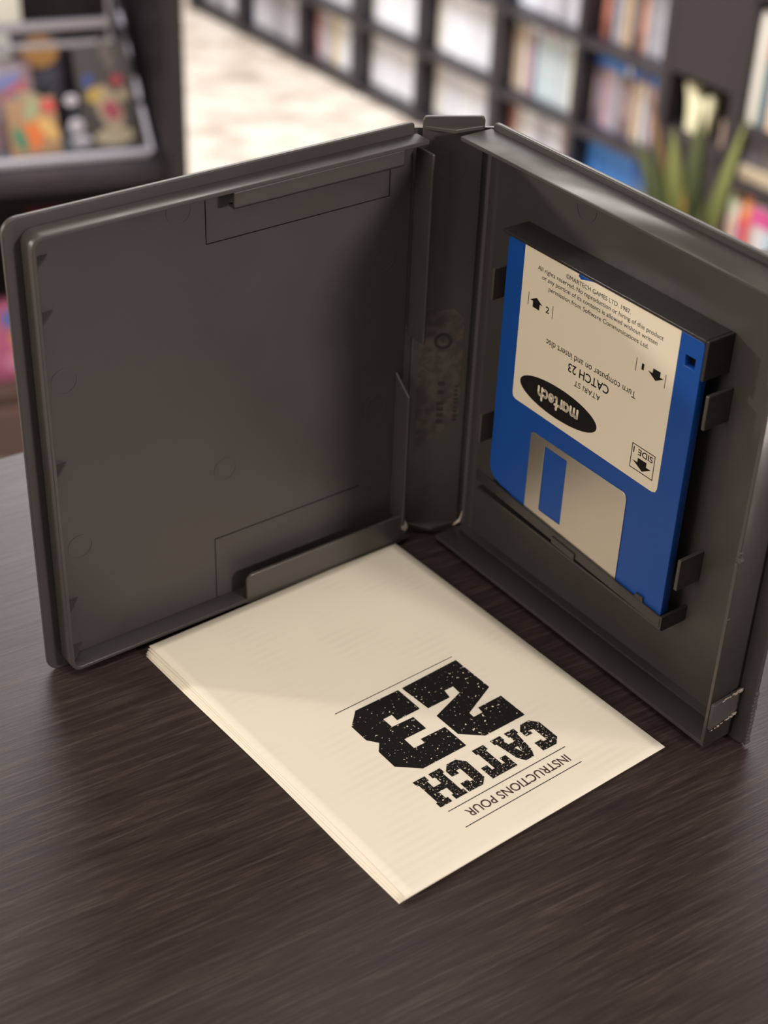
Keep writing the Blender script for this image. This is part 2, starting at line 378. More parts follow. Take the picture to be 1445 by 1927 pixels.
# latch bump and nick on the end wall
part('latch_bump', shape('lb', [ell(0.1450, 0.1455, 0.0022, 0.0068, 32), ell(0.1454, 0.1455, 0.0009, 0.0052, 32)], 0.0085, 0.0160, 0.0004), FTR, M['wall'])
g = G()
for x, y, s in ((0.1441, 0.0815, 0.0007), (0.1447, 0.0790, 0.0009), (0.1437, 0.0775, 0.0006), (0.1444, 0.0560, 0.0003)):
    g.prism(ell(x, y, s*.8, s, 7), 0.0126, 0.0141)
part('edge_nick', g.mesh('n'), FTR, M['mark'])
part('moulding_ring', ring(0.0490, 0.1555, 0.0045, a0=180, a1=360), FTR, M['mark'])
# holder for the disk
FF = frame(Tp + W3*0.025413 + FTR.to_3x3() @ Vector((0, 0.04255, 0.0)), W3, UP)    # x,y on the disk face, z from the tray panel
g = G().box(-0.0030, 0.0903, 0.0973, 0.0984, 0.0, 0.0114).box(0.0890+0.0014, 0.0917, 0.0850, 0.0984, 0.0, 0.0114)
part('disk_ledge', g.mesh('l'), FF, M['holder'], bevel=0.0002)
# lower ledge: a shallow trough, its front lip a little skewed
ly = lambda x: 0.0013-(x)*0.0655
g = G().prism([(-0.006, ly(-0.006)), (-0.006, ly(-0.006)-0.0042), (0.0915, ly(0.0915)-0.0042), (0.0915, ly(0.0915))], 0.0112, 0.0121)
g.prism([(-0.006, -0.0062), (-0.006, -0.0074), (0.0915, -0.0106), (0.0915, -0.0094)], 0.0, 0.0112)
g.prism([(0.0905, -0.0098), (0.0917, -0.0098), (0.0917, ly(0.0915)+0.0004), (0.0905, ly(0.0915)+0.0004)], 0.0, 0.0121)
g.prism([(0.0775, ly(.0775)-.001), (0.0825, ly(.0825)-.001), (0.0818, ly(.08)+.0018), (0.0785, ly(.08)+.0018)], 0.0112, 0.0119)
g.prism([(0.0370, ly(.037)-.0048), (0.0490, ly(.049)-.0048), (0.0490, ly(.049)-.0020), (0.0370, ly(.037)-.0020)], 0.0112, 0.0126)
part('disk_ledge', g.mesh('l'), FF, M['holder'], bevel=0.0002)
for x, y in ((0.0932, 0.0690), (0.0932, 0.0080), (-0.0075, 0.0700), (-0.0082, 0.0120)):
    part('side_clip', G().box(x, x+0.0014, y, y+0.0120, 0, 0.0108).mesh('s'), FF, M['wall'], bevel=0.0003)

# lighter patch painting the light between shadows on the spine, with faint print
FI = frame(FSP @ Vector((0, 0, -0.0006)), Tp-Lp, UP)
m = mat('spine_light_tone', (0.075, 0.058, 0.050), 0.6)
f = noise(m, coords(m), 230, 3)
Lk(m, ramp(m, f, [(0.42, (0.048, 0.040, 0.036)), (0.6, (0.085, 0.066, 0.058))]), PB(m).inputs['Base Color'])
lit_patch = part('lit_spine_patch', shape('i', [[(0.0048, 0.038), (0.0210, 0.052), (0.0210, 0.094), (0.0165, 0.0985), (0.0048, 0.097)]], 0.0, 0.00012), FI, m, label='faint print on a painted patch of light low on the spine')
g = ring(0.0135, 0.0850, 0.0022, 0.0012, 0.0002)
part('spine_print', g, FI, M['dim_print'], lit_patch)
part('spine_print', strokes('s', [[(0.006, .0760), (0.010, .0785), (0.015, .0765), (0.0195, .0775)], [(0.0055, .0745), (0.009, .0720), (0.0135, .0700), (0.0160, .0735)]], 0.0006, 0.0001, 0.0001), FI, M['mark'], lit_patch)
g = G()
for i, y in enumerate((0.0665, 0.0628, 0.0580, 0.0555, 0.0530, 0.0500)):
    g.box(0.0125, 0.0150, y, y+0.0016, 0.0001, 0.0002)
for i in range(9): g.box(0.0188, 0.0202, 0.0655-0.0018*i, 0.0664-0.0018*i, 0.0001, 0.0002)
part('spine_print', g.mesh('p'), FI, M['dim_print'], lit_patch)

# ------------------------------------------------------------------ the disk
zf = 0.0111                                                          # front face of the disk above the tray panel
fd = thing('floppy_disk', FF, 'blue floppy disk with cream label and steel shutter, held in the open case', 'floppy disk')
def dp(name, me, m, par=None, label=None, **k):
    o = link(name, me, FF, m, par or fd, **k)
    if label: o['label'] = label
    return o
body = P(*[(0, 8.0), (0.5, 5.4), (1.8, 3.4), (3.6, 2.2), (7.0, 1.2), (12, 0.6), (16, -1.2), (16, -5.2), (89.6, -5.2), (90, -4.6)]) + [(0.090, 0.0957), (0.0896, 0.0968), (0.0885, 0.0972), (0.0015, 0.0972), (0.0004, 0.0968), (0, 0.0957)]
dp('disk_shell', shape('b', [body, [(0.0832, 0.0868), (0.0832, 0.0905), (0.0873, 0.0905), (0.0873, 0.0868)]], zf-0.0033, zf, 0.00025), M['blue'])
dp('write_protect_tab', G().box(0.0829, 0.0876, 0.0865, 0.0908, zf-0.0032, zf-0.0028).mesh('w'), M['hole'], label='dark write-protect window')
# recessed track of the shutter
dp('shutter', shape('s', [rr(0.0203, 0.0682, -0.0045, 0.0315, (0, 0, 0.0025, 0.0015)), rr(0.0278, 0.0391, 0.0025, 0.0290, 0.0003)], zf+0.00002, zf+0.00035, 0.00008), M['steel'], label='brushed steel sliding shutter')
lab_o = P((8.8, 41.4), (9.3, 40.0), (10.6, 39.4), (78.2, 38.1), (79.7, 38.7), (80.3, 40.2), (80.3, 97.2), (42.2, 97.2), (38.9, 96.5), (35.7, 95.6), (34.5, 96.4), (34.8, 97.2), (8.6, 97.2))
lab = dp('label', shape('lab', [lab_o], zf+0.00001, zf+0.00012), M['labelpaper'], label='cream paper label with black printing and a small tear at its top edge')
zt = zf+0.00013
def lp(name, me, m=None): return dp(name, me, m or M['ink'], lab)
prints = [text('t', '\u00a9MARTECH GAMES LTD. 1987.', (29.0*mm, 93.5*mm), (58.9*mm, 93.4*mm), 1.55*mm, zt),
          text('t', 'All rights reserved. No reproduction or hiring of this product', (15.6*mm, 91.1*mm), (73.7*mm, 90.8*mm), 1.6*mm, zt),
          text('t', 'or any portion of its contents is allowed without written', (18.0*mm, 88.5*mm), (71.5*mm, 88.2*mm), 1.6*mm, zt),
          text('t', 'permission from Software Communications Ltd.', (21.6*mm, 85.7*mm), (68.1*mm, 85.4*mm), 1.6*mm, zt)]
lp('copyright_print', join_meshes('copyright', prints))
lp('title_print', join_meshes('title', [
    text('t', 'Turn computer on and insert disc', (65.7*mm, 68.7*mm), (22.9*mm, 68.7*mm), 2.5*mm, zt),
    text('t', 'CATCH 23', (53.9*mm, 65.1*mm), (34.5*mm, 64.9*mm), 3.2*mm, zt, bold=0.012),
    text('t', 'ATARI ST', (50.6*mm, 60.0*mm), (38.1*mm, 60.0*mm), 2.1*mm, zt)]))
g = G()
for x, y0, y1 in ((12.4, 76.9, 81.5), (24.5, 76.7, 81.3), (64.1, 75.9, 80.6), (76.9, 75.7, 80.4)):
    lp('side_mark', G().box((x-.13)*mm, (x+.13)*mm, y0*mm, y1*mm, zt, zt+0.00003).mesh('bar'), M['ink_brown'])
lp('side_arrow', shape('a', [P((13.2, 79.1), (16.35, 80.9), (19.4, 79.1), (18.1, 79.1), (18.0, 76.9), (14.7, 77.0), (14.7, 79.1))], zt, zt+0.00003))
lp('side_arrow', shape('a', [P((69.4, 78.5), (71.3, 78.5), (71.4, 80.2), (74.6, 80.2), (74.6, 78.4), (76.2, 78.4), (72.9, 76.4))], zt, zt+0.00003))
lp('side_number', text('t', '2', (21.1*mm, 77.7*mm), (22.8*mm, 77.7*mm), 2.3*mm, zt, bold=0.012))
lp('side_number', text('t', '1', (67.5*mm, 79.7*mm), (66.5*mm, 79.7*mm), 2.2*mm, zt, bold=0.012))
lp('side_frame', shape('a', [P((67.2, 42.1), (77.8, 42.0), (77.7, 51.1), (67.2, 51.2)), P((67.5, 42.4), (67.5, 50.9), (77.4, 50.8), (77.5, 42.3))], zt, zt+0.00003))
lp('side_arrow', shape('a', [P((68.2, 45.2), (70.4, 45.2), (70.4, 46.9), (74.4, 46.9), (74.4, 45.2), (76.5, 45.2), (72.9, 42.9))], zt, zt+0.00003))
lp('side_number', text('t', 'SIDE 1', (76.8*mm, 50.1*mm), (68.0*mm, 50.1*mm), 2.2*mm, zt, bold=0.012))
# oval maker's emblem with rounded lower-case lettering, upside down as on the disk
ecx, ecy = 31.4, 47.8
lp('emblem', shape('e', [[(x*mm, y*mm) for x, y in ell(ecx, ecy, 19.3, 5.9, 64)]], zt, zt+0.00003), M['ink'])
def arc(cx, cy, r, a0, a1, n=10, ry=None):
    return [(cx+r*math.cos(math.radians(a0+(a1-a0)*i/n)), cy+(ry or r)*math.sin(math.radians(a0+(a1-a0)*i/n))) for i in range(n+1)]
# letters drawn upright in a cell (x-height 1), then turned round
word = []; xp = 0.0
def add(paths, w):
    global xp
    for p in paths: word.append([(x+xp, y) for x, y in p])
    xp += w
add([[(0, 0), (0, .95)], [(0, .60)]+arc(.36, .62, .36, 180, 0, 8)+[(.72, 0)], [(.72, .60)]+arc(1.08, .62, .36, 180, 0, 8)+[(1.44, 0)]], 1.98)   # m
add([arc(.45, .48, .45, 0, 360, 18), [(.90, .92), (.90, 0)]], 1.40)                                                                              # a
add([[(0, 0), (0, .95)], [(0, .55)]+arc(.36, .58, .34, 170, 60, 6)], 0.82)                                                                       # r
add([[(.22, 1.5), (.22, .25)]+arc(.44, .25, .22, 180, 300, 5), [(0, .98), (.58, .98)]], 0.98)                                                    # t
add([[(.06, .50), (.86, .50)]+arc(.46, .48, .42, 0, 320, 16)], 1.34)                                                                             # e
add([arc(.44, .48, .44, 50, 310, 14)], 1.12)                                                                                                     # c
add([[(0, 0), (0, 1.5)], [(0, .60)]+arc(.38, .60, .38, 180, 0, 8)+[(.76, 0)]], 0.80)                                                             # h
X0, X1, YB, XH = 41.2, 21.6, 49.75, 3.0
wd_ = [[((X0-(X0-X1)*x/xp)*mm, (YB-XH*y)*mm) for x, y in p] for p in word]
lp('emblem_lettering', strokes('w', wd_, 0.00096, zt+0.00004), M['labelpaper'])

# ------------------------------------------------------------------ the booklet
e3 = Vector((0.64074, -0.76776, 0)); n3 = Vector((-0.76776, -0.64074, 0))
FB = frame((0.004337, 0.50859, TZ), n3, e3)                           # x = n (0..110.7), y = e (0..143.6), z up
bk = thing('instruction_booklet', FB, 'thin cream instruction booklet lying flat on the table before the open case', 'booklet')
NS = 5
def sheet_z(k, a, e):
    """height of sheet k at across a (0..1) and along e (0..1): the leaves spread a little at the fold"""
    base = 0.0004+0.00032*k
    lift = (0.00036*k)*(a**1.5)*(1.0-0.62*e)
    mid = 0.00010*k*(1-a)
    wob = 0.00016*math.sin(e*6.0+a*2.0)*k/NS + 0.00014*math.sin(e*5.0+k*2.1)*a
    return base+lift+mid+wob
def sheet(k):
    ins = (NS-1-k)
    def fn(a, e):
        s = math.sin(math.pi*min(max(e, 0), 1))
        nmax = 0.1106-0.0006*s + ins*(0.00042+0.00012*s) + 0.0002*math.sin(9*e+k)
        nmin = 0.0 + 0.0002*ins
        e0 = 0.0002*ins; e1 = 0.1436-0.0003*ins
        return (nmin+(nmax-nmin)*a, e0+(e1-e0)*e, sheet_z(k, a, e))
    return fn
for k in range(NS):
    me = G().grid(sheet(k), 30, 40, 0.00022 if k < NS-1 else 0.00016).mesh('sheet')
    o = link('cover' if k == NS-1 else 'inner_sheet', me, FB, M['cover'] if k == NS-1 else M['paper'], bk, smooth=True)
    if k == NS-1: cover = o; cover['label'] = 'front cover printed with the title in black'
def drape(me, off=0.00004):                                            # let the print follow the cover
    bm = bmesh.new(); bm.from_mesh(me)
    for v_ in bm.verts:
        v_.co.z = sheet_z(NS-1, v_.co.x/0.1104, v_.co.y/0.1436)+off+max(v_.co.z, 0)
    bm.to_mesh(me); bm.free(); return me
def tess(me):                                                          # subdivide so it can bend with the sheet
    bm = bmesh.new(); bm.from_mesh(me); bmesh.ops.triangulate(bm, faces=bm.faces)
    for _ in range(2):
        bmesh.ops.subdivide_edges(bm, edges=[e for e in bm.edges if e.calc_length() > 0.004], cuts=2)
        bmesh.ops.triangulate(bm, faces=bm.faces)
    bm.to_mesh(me); bm.free(); return me
def bp(name, me, m): return link(name, drape(tess(me)), FB, m, cover)
two = P((27, 68.4), (27, 86.2), (41.4, 92.3), (41.6, 94.7), (37.6, 94.7), (37.2, 92.0), (26.8, 92.0), (26.8, 104.1), (44.6, 104.0), (51.4, 98), (51.4, 86.9), (37.3, 82.4), (37, 78.6), (40.8, 78.6), (41.6, 82.3), (51.2, 82.3), (52.0, 69.0))
three = P((53.6, 69.0), (72, 68.8), (77.9, 74.5), (78.0, 82.5), (75.3, 86.0), (78.1, 89.3), (78.3, 97.8), (71.4, 103.9), (52.8, 103.9), (52.7, 92.8), (63, 92.6), (63.1, 94.8), (67.6, 94.7), (67.5, 89.5), (58.2, 89.6), (58.1, 82.7), (67.0, 82.4), (67, 77.7), (63.3, 77.6), (63.5, 80.8), (53.6, 80.8))
bp('number_print', join_meshes('n', [shape('a', [q], 0, 0.00003) for q in (two, three)]), M['ink_big'])
Cc = [(27.8, 107.0), (25.4, 109.6), (25.5, 118.6), (28.1, 121.0), (33.9, 120.9), (33.8, 116.4), (30.8, 116.4), (30.7, 117.5), (29.3, 117.5), (29.3, 111), (30.9, 111), (31, 112.5), (33.9, 112.4), (33.9, 109.4), (31.6, 107.0)]
Al = [(34.7, 107), (39, 107), (39, 109.5), (38.3, 109.5), (38.6, 111.8), (41.2, 111.8), (41.5, 109.5), (40.9, 109.5), (40.9, 107), (45.2, 107), (45.2, 109.5), (44.5, 109.5), (43.4, 118), (41.8, 120.9), (38.2, 120.9), (36.6, 118), (35.4, 109.5), (34.7, 109.5)]
Ah = [(39.3, 114.2), (39.9, 117), (40.6, 114.2)]
Tl = [(48.2, 107), (53.2, 107), (53.2, 109.4), (52.5, 109.4), (52.5, 117.6), (53.6, 117.6), (53.6, 115), (56.2, 115), (56.2, 120.9), (45.5, 120.9), (45.5, 115), (48.1, 115), (48.1, 117.6), (49.2, 117.6), (49.2, 109.4), (48.2, 109.4)]
Hl = [(66.9, 107), (71.8, 107), (71.8, 109.3), (71.0, 109.3), (71.0, 112.6), (74.2, 112.6), (74.2, 109.3), (73.4, 109.3), (73.4, 107), (78.3, 107), (78.3, 109.3), (77.6, 109.3), (77.6, 118.6), (78.3, 118.6), (78.3, 120.9), (73.4, 120.9), (73.4, 118.6), (74.2, 118.6), (74.2, 115.2), (71.0, 115.2), (71.0, 118.6), (71.8, 118.6), (71.8, 120.9), (66.9, 120.9), (66.9, 118.6), (67.7, 118.6), (67.7, 109.3), (66.9, 109.3)]
bp('word_print', join_meshes('w', [shape('a', [P(*Cc)], 0, 0.00003), shape('a', [P(*Al), P(*Ah)], 0, 0.00003), shape('a', [P(*Tl)], 0, 0.00003),
                                   shape('a', [P(*[(x+32.4, y) for x, y in Cc])], 0, 0.00003), shape('a', [P(*Hl)], 0, 0.00003)]), M['ink_small'])
bp('heading_print', text('t', 'INSTRUCTIONS POUR', (29.6*mm, 126.3*mm), (73.2*mm, 126.3*mm), 3.6*mm, 0, bold=0.008), M['ink_brown'])
g = G()
for e_, a, b in ((66.2, 26.9, 78.6), (123.7, 26.8, 77.5), (132.1, 27.4, 77.6)):
    g.box(a*mm, b*mm, (e_-.14)*mm, (e_+.14)*mm, 0, 0.00003)
bp('rule_print', g.mesh('r'), M['ink'])

# ------------------------------------------------------------------ far shelf wall
xs = [0.035, 0.334, 0.672, 0.950, 1.236, 1.552, 1.850, 2.135]          # centres of the uprights
DEP = 0.32
# three joined units, each one thing
def unit(name, ia, ib, boards, label):
    f = FW @ Matrix.Translation((xs[ia], 0, 0))
    r = thing(name, f, label, 'shelf', None)
    for i in range(ia, ib+1):
        t = 0.034 if i in (ia, ib) else 0.020
        x = xs[i]-xs[ia]; x0 = 0 if i == ia else x-t/2; x1 = x0+0.017 if i == ia else (x if i == ib else x+t/2)
        if i == ib: x0 = x-0.017
        link('upright', G().box(x0, x1, 0, 2.0, -DEP, 0).mesh('u'), f, M['shelf'], r, bevel=0.001)
    for z in boards:
        for i in range(ia, ib):
            a = xs[i]-xs[ia]+(0.017 if i == ia else 0.010); b = xs[i+1]-xs[ia]-(0.017 if i+1 == ib else 0.010)
            link('shelf_board', G().box(a, b, z-0.018, z, -DEP+0.01, -0.002).mesh('s'), f, M['shelf'], r)
    link('back_panel', G().box(0.005, xs[ib]-xs[ia]-0.005, 0.0, 1.99, -DEP, -DEP+0.006).mesh('b'), f, M['back'], r)
    return r
unit('shelf_unit', 0, 3, [0.030, 0.212, 0.420, 0.63, 0.84, 1.05, 1.26, 1.47, 1.68, 1.89, 2.0], 'black shelf unit furthest left along the back wall, full of pale game cases')
unit('shelf_unit', 3, 5, [0.030, 0.212, 0.420, 0.63, 0.84, 1.05, 1.26, 1.47, 1.68, 1.89, 2.0], 'black shelf unit in the middle of the back wall, filled almost wholly with white cases')
unit('shelf_unit', 5, 7, [0.030, 0.202, 0.415, 0.63, 0.84, 1.05, 1.26, 1.47, 1.68, 1.89, 2.0], 'black shelf unit right of the middle, holding blue-topped and multicoloured disc cases')

case_cache = {}
def case_mesh(h, plastic_c, spine_c, band_c):
    k = (h, plastic_c, spine_c, band_c)
    if k not in case_cache:
        g = G().box(-0.0068, 0.0068, 0, h, -0.135, -0.0006, 0)
        g.box(-0.0061, 0.0061, 0.002, h*0.86, -0.0006, 0.0, 1).box(-0.0061, 0.0061, h*0.865, h*0.985, -0.0006, 0.0, 2)
        g.box(-0.0035, 0.0035, h*0.25, h*0.70, 0.0, 0.0003, 3)
        me = g.mesh('game_case')
        lum = sum(spine_c)/3; tc = tuple(c*0.78 for c in spine_c) if lum > 0.25 else tuple(min(1, c*1.6+0.04) for c in spine_c)
        for c in (plastic_c, spine_c, band_c, tc): me.materials.append(flat(c))
        case_cache[k] = me
    return case_cache[k]
WH = (0.88, 0.88, 0.90); WH2 = (0.78, 0.78, 0.81); CR = (0.72, 0.66, 0.56); GR = (0.34, 0.32, 0.34); LG = (0.55, 0.53, 0.56)
RB = (0.30, 0.10, 0.06); TAN = (0.50, 0.36, 0.22); PK = (0.50, 0.33, 0.33); AQ = (0.52, 0.62, 0.62); BL = (0.02, 0.10, 0.36); BL2 = (0.05, 0.22, 0.60)
DK = (0.07, 0.05, 0.06); YL = (0.75, 0.55, 0.20); RD = (0.45, 0.06, 0.05); BRN = (0.20, 0.13, 0.10); OR = (0.42, 0.16, 0.06); NV = (0.05, 0.06, 0.16)
def weights(*a):
    out = []
    for c, n in a: out += [c]*n
    return out
def fill(i, z, h, plastic_c, seq, label, group, bands, rec=0.045, thick=0.0145, cat='game case', full=1.0):
    a = xs[i]+0.022; b = xs[i+1]-0.019
    n = int((b-a)*full/thick); rn = random.Random(i*31+int(z*100))
    for k in range(n):
        x = a+thick*(k+.5)
        c = seq(k, n, rn) if callable(seq) else seq[k*len(seq)//n]
        me = case_mesh(h, plastic_c, c, bands[rn.randrange(len(bands))])
        o = bpy.data.objects.new('game_case', me); COL.objects.link(o)
        o.matrix_basis = FW @ Matrix.Translation((x, z, -rec-0.006*rn.random()))
        w = {WH: 'white', WH2: 'white', CR: 'cream', GR: 'grey', LG: 'light grey', RB: 'reddish brown', TAN: 'tan', PK: 'dusty pink', AQ: 'pale blue-green',
             BL: 'dark blue', BL2: 'blue', DK: 'black', YL: 'yellow', RD: 'red', BRN: 'brown', OR: 'orange-brown', NV: 'navy'}[c]
        tag(o, w+' '+label, cat, w+' '+group)
# cells: column, board height
fill(0, 0.030, 0.165, LG, weights((LG, 6), (GR, 3), (WH2, 8)), 'game case, lowest board, leftmost column of the back shelves', 'cases, leftmost column', [WH2, GR])
fill(1, 0.030, 0.168, LG, weights((WH2, 3), (LG, 3), (GR, 2), (LG, 4), (WH, 3)), 'game case, lowest board, second column of the back shelves', 'cases, lowest board of second column', [GR, WH, LG])
fill(1, 0.212, 0.17, LG, weights((LG, 5), (WH2, 5), (GR, 3)), 'game case, second board, second column of the back shelves', 'cases, second board of second column', [GR, WH])
fill(2, 0.030, 0.168, WH, weights((RB, 1), (PK, 2), (LG, 3), (YL, 2), (WH, 3), (WH2, 2), (LG, 2), (WH, 2)), 'game case, lowest board, third column, the row with yellow spines', 'cases in the third column', [WH, LG])
fill(2, 0.212, 0.17, LG, weights((LG, 4), (WH2, 5), (LG, 5)), 'game case, second board, third column of the back shelves', 'cases, second board of third column', [WH, GR])
fill(3, 0.030, 0.168, WH, weights((CR, 1), (WH, 15)), 'game case, lowest board, fourth column, a row of blank spines', 'cases, lowest board of fourth column', [WH])
fill(3, 0.212, 0.19, WH, weights((CR, 1), (WH, 13), (WH2, 2)), 'game case, second board, fourth column, above the blank spines', 'cases, second board of fourth column', [WH, WH2])
fill(4, 0.030, 0.168, WH, weights((CR, 2), (WH2, 5), (WH, 6), (WH2, 4)), 'game case, lowest board, fifth column, above the disk case spine', 'cases, lowest board of fifth column', [WH, WH2])
fill(4, 0.212, 0.185, WH, weights((CR, 1), (WH, 6), (WH2, 8)), 'game case on the second board, fifth column', 'cases, second board of fifth column', [WH, WH2, LG])
fill(4, 0.420, 0.19, WH2, weights((WH2, 5), (LG, 4), (WH2, 5)), 'game case on the third board, fifth column, at the top of the view', 'cases, third board of fifth column', [GR, WH])
fill(5, 0.030, 0.155, LG, weights((RB, 2), (CR, 2), (WH, 3), (LG, 3), (WH2, 4), (PK, 1), (WH2, 3)), 'disc case, lowest board, sixth column of the back shelves', 'cases, lowest board of sixth column', [WH, LG, PK])
fill(5, 0.202, 0.185, LG, weights((TAN, 2), (CR, 1), (PK, 2), (NV, 1), (AQ, 5), (LG, 1), (AQ, 2), (CR, 2), (TAN, 1)), 'disc case, second board, sixth column, a row of pastel spines', 'cases, second board of sixth column', [WH, AQ, PK])
fill(5, 0.415, 0.19, LG, weights((WH2, 4), (LG, 4), (GR, 2), (LG, 4)), 'disc case, third board, sixth column of the back shelves', 'cases, third board of sixth column', [GR, WH])
fill(6, 0.030, 0.150, BL2, weights((BL2, 9), (BL, 5)), 'disc case, lowest board, seventh column, a blue row by the plant', 'cases, blue row', [BL2, WH2, BL])
fill(6, 0.202, 0.172, BL, weights((BRN, 2), (PK, 2), (GR, 2), (BRN, 2), (PK, 1), (BRN, 1), (TAN, 2), (CR, 1), (GR, 1), (PK, 1), (BRN, 1), (LG, 2)), 'disc case with a blue top, second board, seventh column', 'cases with blue tops', [BL, BL2, BL, WH2])
fill(6, 0.415, 0.175, DK, weights((RB, 2), (DK, 1), (GR, 2), (TAN, 2), (DK, 2), (OR, 1), (GR, 3), (LG, 2), (PK, 1), (GR, 1)), 'disc case, third board, seventh column, near the black cabinet', 'cases, third board of seventh column', [GR, TAN, OR, LG])

# black cabinet with a small niche, right of the game shelves
gx0, gx1 = 2.137, 2.352
f = FW @ Matrix.Translation((gx0, 0, 0))
wC = gx1-gx0
nc = thing('niche_cabinet', f, 'narrow black cabinet with an open niche, between the game shelves and the right bookcase', 'cabinet')
link('body', G().box(0, 0.016, 0, 2.0, -0.30, 0).box(wC-0.018, wC, 0, 2.0, -0.30, 0).box(0.016, wC-0.018, 0, 2.0, -0.30, -0.29).box(0.016, wC-0.018, 1.98, 2.0, -0.29, 0).mesh('b'), f, M['cab'], nc)
link('door', G().box(0.017, wC-0.019, 0.425, 1.975, -0.016, 0.0).mesh('d'), f, M['cab'], nc, bevel=0.001)
link('door', G().box(0.017, wC-0.019, 0.02, 0.262, -0.016, 0.0).mesh('d'), f, M['cab'], nc, bevel=0.001)
link('niche_board', G().box(0.016, wC-0.018, 0.265, 0.295, -0.28, 0.004).mesh('n'), f, M['cab'], nc)
# cream two-pronged ornament standing in the niche
fo = FW @ Matrix.Translation((2.232, 0.2945, -0.035))
o = link('ornament', shape('o', [P((-34, 0), (30, 0), (32, 50), (36, 92), (28, 100), (16, 92), (2, 62), (-14, 96), (-34, 112), (-50, 108), (-48, 98), (-40, 78), (-35, 45))], -0.014, 0.014, 0.003), fo, M['cream_ceramic'])
tag(o, 'cream ornament with two upright prongs in the cabinet niche above the plant', 'ornament')
fo = FW @ Matrix.Translation((2.318, 0.2945, -0.03)) @ Matrix.Rotation(0.25, 4, 'Z')
g = G().prism(ell(0, 0.004, 0.012, 0.004, 16), -0.012, 0.012).hexa([(-0.010, 0.006, -0.01), (0.010, 0.006, -0.01), (0.010, 0.006, 0.01), (-0.010, 0.006, 0.01)], [(-0.003, 0.060, -0.003), (0.003, 0.060, -0.003), (0.003, 0.060, 0.003), (-0.003, 0.060, 0.003)])
o = link('figurine', g.mesh('f'), fo, flat((0.32, 0.22, 0.16)), bevel=0.002); tag(o, 'small tan cone-shaped figurine at the right end of the cabinet niche', 'figurine')

# right bookcase
bx0 = 2.352; f = FW @ Matrix.Translation((bx0, 0, 0))
bc = thing('bookcase', f, 'black bookcase at the right edge of the view, holding coloured books', 'bookcase')
for x in (0.0, 0.78): link('side_panel', G().box(x, x+0.018, 0, 2.0, -0.30, 0).mesh('s'), f, M['cab'], bc, bevel=0.001)
for z in (0.02, 0.245, 0.372, 0.66, 0.95, 1.25, 1.55, 1.99): link('shelf_board', G().box(0.018, 0.78, z-0.02, z, -0.29, -0.001).mesh('b'), f, M['cab'], bc)
link('back_panel', G().box(0.0, 0.798, 0, 2.0, -0.305, -0.30).mesh('p'), f, M['back'], bc)
def book(x, z, w, h, c, band, label, d=0.20, rec=0.02, tilt=0.0, group=None, two_tone=0.6):
    fb = FW @ Matrix.Translation((bx0+x+w/2, z, -rec)) @ Matrix.Rotation(tilt, 4, 'Z')
    r = thing('book', fb, label, 'book', group)
    link('cover', G().box(-w/2, w/2, 0, h, -d, -0.0).box(-w/2-0.0002, w/2+0.0002, h*two_tone, h*0.97, -0.012, 0.0004, 1).mesh('c'), fb, [flat(c), flat(band)], r, bevel=0.001)
    link('page_block', G().box(-w/2+0.003, w/2-0.003, h, h+0.001, -d+0.004, -0.004).mesh('p'), fb, flat((0.6, 0.55, 0.45)), r)
    return r
up = [(0.020, .022, .24, CR, CR, 'thick cream book at the left end of the upper shelf of the right bookcase'),
      (0.043, .008, .25, (0.20, 0.20, 0.12), (0.28, 0.26, 0.16), 'thin olive book beside the cream one on the upper shelf of the right bookcase'),
      (0.052, .016, .24, (0.10, 0.18, 0.22), (0.36, 0.10, 0.13), 'book with a crimson and teal spine on the upper shelf of the right bookcase'),
      (0.069, .006, .25, (0.06, 0.04, 0.07), (0.08, 0.05, 0.09), 'slim dark purple book on the upper shelf of the right bookcase'),
      (0.076, .030, .25, (0.66, 0.45, 0.28), (0.72, 0.42, 0.14), 'orange and cream book at the right picture edge on the upper bookcase shelf'),
      (0.108, .030, .23, NV, BL, 'navy book beyond the orange one on the upper bookcase shelf')]
for x, w, h, c, b, l in up: book(x, 0.372, w, h, c, b, l)
lo = [(0.020, .012, .195, (0.66, 0.48, 0.38), (0.40, 0.50, 0.30), 'pale pink book with a green top, leftmost on the lower bookcase shelf'),
      (0.034, .015, .175, (0.62, 0.36, 0.26), (0.60, 0.55, 0.42), 'peach book with a cream top on the lower bookcase shelf'),
      (0.050, .010, .170, (0.08, 0.10, 0.30), (0.45, 0.05, 0.08), 'slim blue book with a red top on the lower bookcase shelf'),
      (0.061, .022, .200, (0.62, 0.06, 0.05), (0.66, 0.26, 0.06), 'red book with an orange patch on the lower bookcase shelf'),
      (0.084, .014, .190, (0.30, 0.24, 0.22), (0.50, 0.06, 0.20), 'brown book with a magenta top on the lower bookcase shelf'),
      (0.099, .024, .190, (0.62, 0.54, 0.52), (0.55, 0.07, 0.22), 'pale book with a magenta top on the lower bookcase shelf'),
      (0.125, .030, .190, (0.40, 0.50, 0.56), (0.50, 0.06, 0.20), 'pale blue book right of the magenta-topped ones on the lower bookcase shelf')]
for x, w, h, c, b, l in lo: book(x, 0.020, w, h, c, b, l, rec=0.012, two_tone=0.74)
fb = FW @ Matrix.Translation((bx0+0.02, 0.2455, -0.02))
o = link('book', G().box(0, 0.115, 0, 0.030, -0.19, 0).mesh('b'), fb, flat((0.42, 0.33, 0.22)), bevel=0.003)
tag(o, 'tan book lying flat on the middle bookcase shelf, under two grey boxes', 'book')
fb = FW @ Matrix.Translation((bx0+0.02, 0.2762, -0.02))
